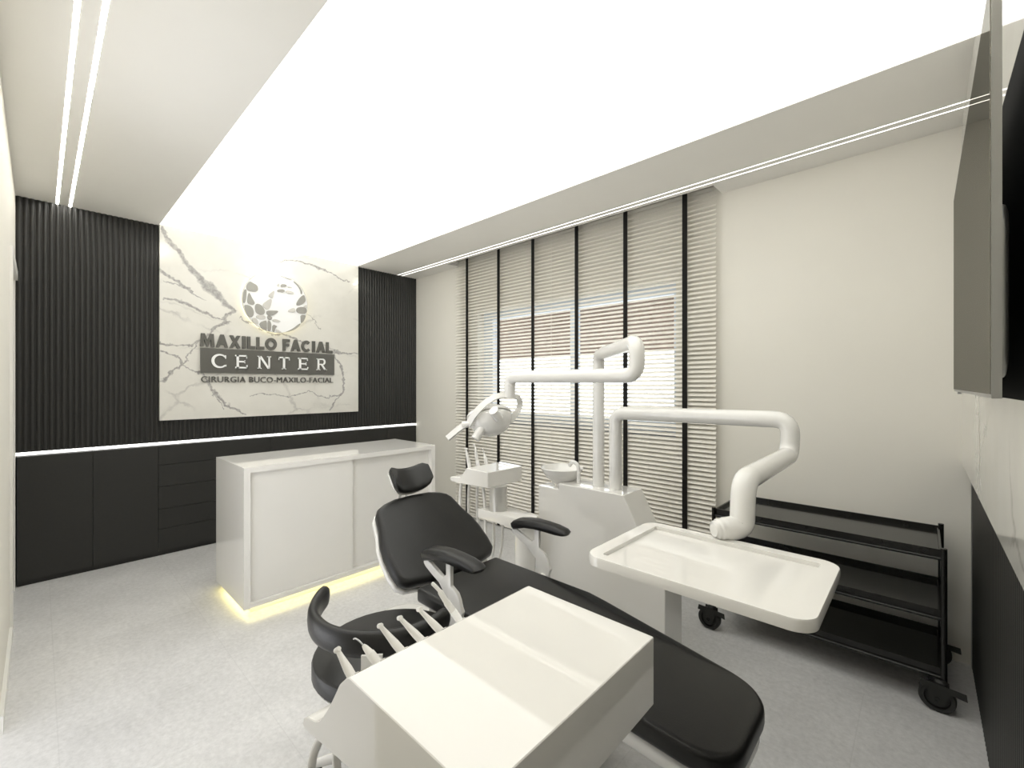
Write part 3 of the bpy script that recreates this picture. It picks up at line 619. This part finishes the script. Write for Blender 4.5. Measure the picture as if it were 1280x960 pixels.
def handpiece(kind, base, tip, r, label, group, hose=None):
    base = Vector(base); tip = Vector(tip); d = (tip-base); ln = d.length; d.normalize(); side = Vector((-1, -0.2, 0)); side = (side-d*side.dot(d)).normalized()
    t = thing('dental_handpiece', base, label, 'dental handpiece', group)
    at = lambda s, k=0.0: base+d*(ln*s)+side*k
    if kind == 'contra':
        MB().tube([at(0), at(0.35), at(0.75), at(0.95)], [r, r*0.95, r*0.62, r*0.5], 16).build('body', SATIN, t, smooth=60)
        MB().lathe([(r*0.45, -r*0.9), (r*0.58, -r*0.6), (r*0.58, r*0.7), (r*0.4, r*0.85)], at(0.96), side+Vector((0, 0, .2)), 16).build('head', SATIN, t)
    elif kind == 'scaler':
        MB().tube([at(0), at(0.42), at(0.44), at(0.62), at(0.7)], [r, r, r*0.85, r*0.6, r*0.35], 16).build('body', SATIN, t)
        MB().tube(spline([at(0.68), at(0.85, 0.002), at(0.96, 0.009), at(0.98, 0.016)]), r*0.18, 8).build('tip', STEEL, t)
    else:
        MB().tube([at(0), at(0.32)], r*1.0, 16).build('handle', WHITEL, t)
        MB().tube(spline([at(0.32), at(0.55, 0.0), at(0.8, -0.003), at(1.0, 0.004)]), [r*0.9]*6+[r*0.75]*6+[r*0.5]*6+[r*0.3], 16).build('nozzle', SATIN, t, smooth=60)
    if hose: MB().tube(spline(hose, 8), 0.009, 10).build('hose', SATIN, t, smooth=80)
    return t
TIPS = [('contra', (3.58, -2.666, .847)), ('scaler', (3.58, -2.628, .855)), ('contra', (3.58, -2.577, .857)), ('contra', (3.58, -2.531, .855)), ('contra', (3.58, -2.482, .855)), ('syringe', (3.58, -2.443, .899))]
labs = ['white dental handpiece with square head, nearest the camera on the instrument box', 'white scaler with thin hooked steel tip on the instrument box', 'white handpiece with round knob head, third along the instrument box from the camera',
        'white handpiece just right of the round-headed one on the instrument box', 'white handpiece next to the tall air syringe on the instrument box', 'tall curved white air syringe at the far end of the instrument box']
for (k, tip), y_, lb in zip(TIPS, HY, labs):
    hz = [(3.56, y_, 0.676), (3.485, y_+0.0, 0.62), (3.44, y_, 0.52), (3.49, y_, 0.41), (3.66, y_, 0.40), (3.76, y_, 0.52), (3.79, y_, 0.708)]
    handpiece(k, (3.625, y_, 0.803), tip, 0.0085, lb, 'instruments on the large box', hz)

# ---------------------------------------------------------------- stool with arm ring
SC = Vector((3.03, -2.215, 0)); SZ = 0.445
t = thing('operator_stool', (SC.x, SC.y, 0), 'round black stool with a curved black arm support', 'stool')
MB().lathe([(0.19, SZ-0.056), (0.243, SZ-0.054), (0.250, SZ-0.048), (0.250, SZ-0.014), (0.246, SZ-0.004), (0.236, SZ), (0.001, SZ+0.001)], SC, n=40).build('seat', LEATH, t, smooth=35)
MB().lathe([(0.10, SZ-0.082), (0.235, SZ-0.074), (0.245, SZ-0.057), (0.05, SZ-0.0565)], SC, n=40).build('seat_shell', ENAMEL, t)
b = MB(); rings = []; n = 40
for k in range(n+1):
    u = k/n; a = math.radians(211+u*166); e = min(1, min(u, 1-u)/0.035); rise = 0.012*max(0, 1-u/0.2)**1.5+0.012*max(0, 1-(1-u)/0.2)**1.5
    hh = 0.039*(0.55+0.45*math.sqrt(e)); th = 0.019*(0.5+0.5*math.sqrt(e)); zc = 0.584+rise; rad = 0.243
    c = SC+Vector((rad*math.cos(a), rad*math.sin(a), zc)); rd = Vector((math.cos(a), math.sin(a), 0))
    rings.append([c+rd*th*math.copysign(abs(math.cos(q))**0.7, math.cos(q))+Vector((0, 0, 1))*hh*math.copysign(abs(math.sin(q))**0.8, math.sin(q)) for q in [2*PI*j/14 for j in range(14)]])
b.rings(rings); b.build('arm_support', LEATH, t, smooth=70)
a = math.radians(318); rd = Vector((math.cos(a), math.sin(a), 0))
b = MB(); b.band([SC+rd*0.10+Vector((0, 0, SZ-0.09)), SC+rd*0.272+Vector((0, 0, SZ-0.09)), SC+rd*0.272+Vector((0, 0, 0.57))], 0.060, 0.008, tuple(rd+Vector((0, 0, 1))), fil=0.03); b.build('support_bracket', ENAMEL, t)
MB().lathe([(0.028, 0.10), (0.028, 0.22), (0.02, 0.22), (0.02, SZ-0.085)], SC, n=20).build('gas_column', STEEL, t)
for k in range(5):
    a = 2*PI*k/5+0.3; d = Vector((math.cos(a), math.sin(a), 0))
    MB().tube([SC+d*0.02+Vector((0, 0, 0.10)), SC+d*0.25+Vector((0, 0, 0.062))], [0.022, 0.014], 12).build('leg', ENAMEL, t)
    p = SC+d*0.25
    MB().cyl(p+Vector((-d.y, d.x, 0))*-0.015+Vector((0, 0, 0.025)), p+Vector((-d.y, d.x, 0))*0.015+Vector((0, 0, 0.025)), 0.025).build('caster', RUBBER, t)

# ---------------------------------------------------------------- unit console with spittoon
t = thing('dental_console', (3.1, -0.95, 0), 'glossy white console with slanted end behind the chair', 'dental unit')
CON = [(2.738,.0),(3.505,.0),(3.505,.385),(3.289,.791),(2.884,.791),(2.884,.757),(2.738,.757)]
MB().prism(CON, XZ(-1.05), XZ(-0.852), bev=0.003, seg=1).build('housing', GLOSS, t, smooth=20)
BC = (2.838, -0.955, 0.757)
MB().lathe([(0.044, 0.0), (0.046, 0.012), (0.058, 0.022), (0.088, 0.048), (0.112, 0.078), (0.125, 0.104), (0.122, 0.107), (0.108, 0.082), (0.082, 0.054), (0.050, 0.034), (0.012, 0.028)], BC, n=48).build('spittoon_bowl', PORC, t, smooth=60)
MB().tube([(2.965, -0.97, 0.791), (2.965, -0.97, 0.885), (2.945, -0.97, 0.905), (2.915, -0.965, 0.905), (2.898, -0.962, 0.880)], 0.011, 14, fil=0.03).build('faucet', PORC, t)

# operating lamp
t = thing('operating_lamp', (3.083, -0.95, 0.791), 'white operating lamp on a bent arm above the chair', 'lamp')
R0 = 0.0315
MB().tube([(3.083, -0.95, 0.791), (3.083, -0.95, 1.512), (3.536, -1.387, 1.522), (3.536, -1.387, 1.384), (2.745, -1.304, 1.390), (2.745, -1.304, 1.272)], R0, 24, fil=0.055).build('arm', ENAMEL, t)
CD = Vector((-0.682, 0.731, 0)); CR = Vector((0.731, 0.682, 0)); UP = Vector((0, 0, 1))
LO = Vector((2.745, -1.304, 1.272))
def lp(px, py, d=0.0): return LO+CR*((px-637)*0.00435)+UP*(-(py-498)*0.00435)+CD*d
VD = (0.55, -0.58, 0.6)
MB().band(spline([lp(637, 494), lp(622, 495, -0.05), lp(609, 502, -0.10), lp(597, 514, -0.12), lp(587, 529, -0.10)]), 0.034, 0.008, VD).build('yoke', ENAMEL, t)
MB().band(spline([lp(640, 494, 0.01), lp(648, 498, 0.03), lp(650, 507, 0.04), lp(645, 517, 0.03), lp(637, 528, 0.02)]), 0.030, 0.008, VD).build('yoke', ENAMEL, t)
A0 = lp(592, 527, -0.04); A1 = lp(634, 523, 0.01); hc = lp(613, 525, -0.02)
MB().cyl(lp(586, 529, -0.10), lp(636, 523, 0.01), 0.010).build('pivot_shaft', SATIN, t)
# lamp head: fluted reflector shell
ax = (A1-A0).normalized(); fz = Vector((0.35, -0.30, -0.88)); fz = (fz-ax*fz.dot(ax)).normalized(); sy_ = ax.cross(fz)
b = MB(); rings = []
for k in range(13):
    ph = PI/2*k/12*0.97; rings.append([hc-fz*0.02+fz*0.108*math.sin(ph)+(ax*0.118*math.cos(q)+sy_*0.092*math.sin(q))*math.cos(ph)*(1+0.035*abs(math.sin(4.5*q))) for q in [2*PI*j/72 for j in range(72)]])
rings = [[hc-fz*0.035+(ax*0.098*math.cos(q)+sy_*0.074*math.sin(q)) for q in [2*PI*j/72 for j in range(72)]]]+rings
b.rings(rings); b.build('reflector_shell', ENAMEL, t, smooth=60)
b = MB(); rings = []
for k in range(9):
    ph = PI/2*k/8*0.97; rings.append([hc-fz*0.03-fz*0.045*math.sin(ph)+(ax*0.124*math.cos(q)+sy_*0.096*math.sin(q))*math.cos(ph) for q in [2*PI*j/48 for j in range(48)]])
b.rings(rings); b.build('lamp_back', ENAMEL, t, smooth=60)
MB().cyl(lp(624, 521, -0.09), lp(618, 511, -0.13), 0.026).build('knob', ENAMEL, t)
MB().cyl(lp(604, 533, -0.08), lp(596, 546, -0.10), 0.024).build('knob', ENAMEL, t)
MB().cyl(lp(589, 528, -0.095), lp(580, 529, -0.10), 0.017).build('handle_socket', ENAMEL, t)
MB().band(spline([lp(585, 528, -0.10), lp(575, 535, -0.105), lp(563, 545, -0.11)]), 0.030, 0.014, VD).build('handle', SATIN, t)

# tray on its own arm
t = thing('instrument_tray', (3.188, -0.95, 0.791), 'white rounded rectangular tray held on a thick bent white arm', 'tray')
RT = 0.034
MB().tube([(3.188, -0.95, 0.791), (3.188, -0.95, 1.197), (4.003, -1.006, 1.206), (4.000, -1.008, 1.066), (4.000, -1.625, 1.061), (3.998, -1.630, 0.926), (3.968, -1.668, 0.922), (3.955, -1.684, 0.921), (3.947, -1.694, 0.920), (3.942, -1.700, 0.919), (3.940, -1.7025, 0.919)], [RT]*6+[RT*0.99, RT*0.93, RT*0.80, RT*0.55, RT*0.2], 24, fil=0.06).build('arm', ENAMEL, t, smooth=80)
# tray board with a shallow recess
outr = rrect(3.728, 4.243, -2.064, -1.676, 0.045, 8)
inn = rrect(3.768, 4.203, -2.030, -1.712, 0.006, 8)
b = MB(); mk = lambda P, z_: [b.bm.verts.new((x, y_, z_)) for x, y_ in P]
o0 = mk(outr, 0.872); o1 = mk(outr, 0.893); o2 = mk([(3.9855+(x-3.9855)*0.994, -1.87+(y_+1.87)*0.992) for x, y_ in outr], 0.897); i1 = mk(inn, 0.897); i0 = mk(inn, 0.886)
n = len(o0)
for A_, B_ in ((o0, o1), (o1, o2), (o2, i1), (i1, i0)):
    for k in range(n): b.bm.faces.new([A_[k], A_[(k+1) % n], B_[(k+1) % n], B_[k]])
b.bm.faces.new(o0[::-1]); b.bm.faces.new(i0)
b.build('tray_board', GLOSS, t, smooth=35)

# ---------------------------------------------------------------- assistant unit
t = thing('assistant_unit', (2.74, -1.17, 0), 'small white assistant instrument stand left of the console', 'dental unit')
MB().lathe([(0.059, 0.0), (0.059, 0.545)], (2.74, -1.17, 0), n=32).build('column', GLOSS, t)
b = MB(); pts = [(2.40, -1.265), (2.40, -1.12)]+[(2.735+0.075*math.cos(a_), -1.1775+0.0725*math.sin(a_)) for a_ in [PI/2-PI*k/14 for k in range(15)]]+[(2.735, -1.265)]
b.prism([(2.43, -1.25), (2.735, -1.25)]+[(2.735+0.075*math.cos(a_), -1.175+0.075*math.sin(a_)) for a_ in [-PI/2+PI*k/14 for k in range(1, 15)]]+[(2.43, -1.10)], XY(0.548), XY(0.605), bev=0.004); b.build('shelf', GLOSS, t)
MB().cyl((2.545, -1.19, 0.605), (2.545, -1.19, 0.75), 0.052, 32).build('swivel_post', GREYP, t)
HPF = [(2.551,.838),(2.362,.842),(2.335,.810),(2.300,.776),(2.262,.774),(2.215,.768),(2.202,.757),(2.215,.742),(2.275,.738),(2.551,.748)]
MB().prism(HPF, XZ(-1.28), XZ(-0.985), bev=0.003, seg=1).build('housing', GLOSS, t, smooth=20)
hl = [('contra', -1.235, 0.13, 'white handpiece in the small stand, nearest the logo wall side'), ('syringe', -1.165, 0.15, 'tall curved white syringe in the middle of the small stand'), ('scaler', -1.09, 0.12, 'thin white tip at the window side of the small stand')]
for k, y_, ln, lb in hl:
    bs = (2.345, y_, 0.822); tp = (2.305, y_+0.0, 0.822+ln)
    handpiece(k, bs, tp, 0.012, lb, 'instruments on the small stand', [(2.262, y_, 0.742), (2.25, y_, 0.60), (2.27, y_, 0.38), (2.36, y_+0.01, 0.13), (2.45, y_+0.02, 0.30), (2.46, y_+0.02, 0.55), (2.44, y_+0.02, 0.742)])

# ---------------------------------------------------------------- trolley
t = thing('black_trolley', (4.0, -0.3, 0), 'three-tier black metal trolley on casters against the right wall', 'trolley')
TX0, TX1, TY0, TY1 = 3.545, 4.452, -0.512, -0.09
for zt in (0.642, 0.393, 0.152):
    b = MB(); b.box(TX0+0.01, TX1-0.01, TY0+0.01, TY1-0.01, zt, zt+0.006)
    b.box(TX0+0.01, TX1-0.01, TY0+0.006, TY0+0.014, zt-0.012, zt+0.022); b.box(TX0+0.01, TX1-0.01, TY1-0.014, TY1-0.006, zt-0.012, zt+0.027)
    b.box(TX0+0.006, TX0+0.014, TY0+0.01, TY1-0.01, zt-0.012, zt+0.022); b.box(TX1-0.014, TX1-0.006, TY0+0.01, TY1-0.01, zt-0.012, zt+0.022)
    sf = b.build('shelf', CART, t)
    MB().cyl((TX0, TY0, zt-0.014), (TX1, TY0, zt-0.014), 0.007, 12).cyl((TX0, TY1, zt-0.014), (TX1, TY1, zt-0.014), 0.007, 12).build('shelf_rail', CART, sf)
for x in (TX0, TX1):
    for y_ in (TY0, TY1):
        MB().cyl((x, y_, 0.118), (x, y_, 0.672 if y_ == TY0 else 0.678), 0.0105, 16).build('post', CART, t)
        a = random.Random(int(x*10)+int(y_*100)).uniform(-0.1, 0.1)
        c = Vector((x-0.02, y_-0.005, 0.058)); d = Vector((math.cos(a), math.sin(a), 0)); s_ = Vector((-d.y, d.x, 0))
        cs = MB().lathe([(0.010, -0.005), (0.039, -0.005), (0.041, -0.016), (0.053, -0.016), (0.058, -0.011), (0.058, 0.011), (0.053, 0.016), (0.041, 0.016), (0.039, 0.005), (0.010, 0.005)], c, s_, 32).build('caster', RUBBER, t)
        b = MB()
        for g in (-1, 1):
            b.prism([(-0.022, -0.022), (0.0, -0.030), (0.022, -0.022), (0.036, 0.03), (0.035, 0.058), (-0.030, 0.058)], lambda u, v: c+d*u+s_*(g*0.018)+Vector((0, 0, v)), lambda u, v: c+d*u+s_*(g*0.022)+Vector((0, 0, v)))
        b.lathe([(0.022, 0.056), (0.022, 0.066), (0.014, 0.075)], c+d*0.012, n=16); b.build('fork', RUBBER, cs)
        b = MB(); b.prism([(-0.055, 0.040), (-0.050, 0.066), (0.085, 0.058), (0.088, 0.030), (0.05, 0.036)], lambda u, v: c+d*u-s_*0.027+Vector((0, 0, v)), lambda u, v: c+d*u-s_*0.023+Vector((0, 0, v))); b.build('brake_lever', RUBBER, cs)
        MB().lathe([(0.008, -0.026), (0.008, 0.026)], c, s_, 12).build('axle', CART, cs)

# ---------------------------------------------------------------- television
t = thing('television', (4.5, -1.6, 1.33), 'wall-mounted black glossy flat television at the right edge', 'television')
XF = 4.460; V0, V1, Z0, Z1 = -2.136, -1.092, 1.326, 1.926
MB().box(XF+0.0008, XF+0.011, V0, V1, Z0, Z1, bev=0.001, seg=1).build('bezel', TVG, t)
MB().box(XF-0.0004, XF+0.0009, V0+0.006, V1-0.004, Z0+0.006, Z1-0.006).build('screen', SCREEN, t)
b = MB(); b.prism(rrect(V0+0.065, V1-0.12, Z0+0.03, Z1-0.30, 0.05), YZ(XF+0.011), YZ(XF+0.024), bev=0.004); b.build('rear_housing', TVG, t)
MB().box(XF+0.024, L, -1.60, -1.40, 1.50, 1.75).build('wall_mount', TVB, t)
MB().box(L-0.006, L, V0-0.05, -1.15, 1.317, 1.97).build('dark_back_panel', TVB, t)  # thin black sheet on the marble behind the television
MB().box(XF+0.001, XF+0.008, -1.30, -1.27, Z0-0.006, Z0).build('sensor', TVG, t)
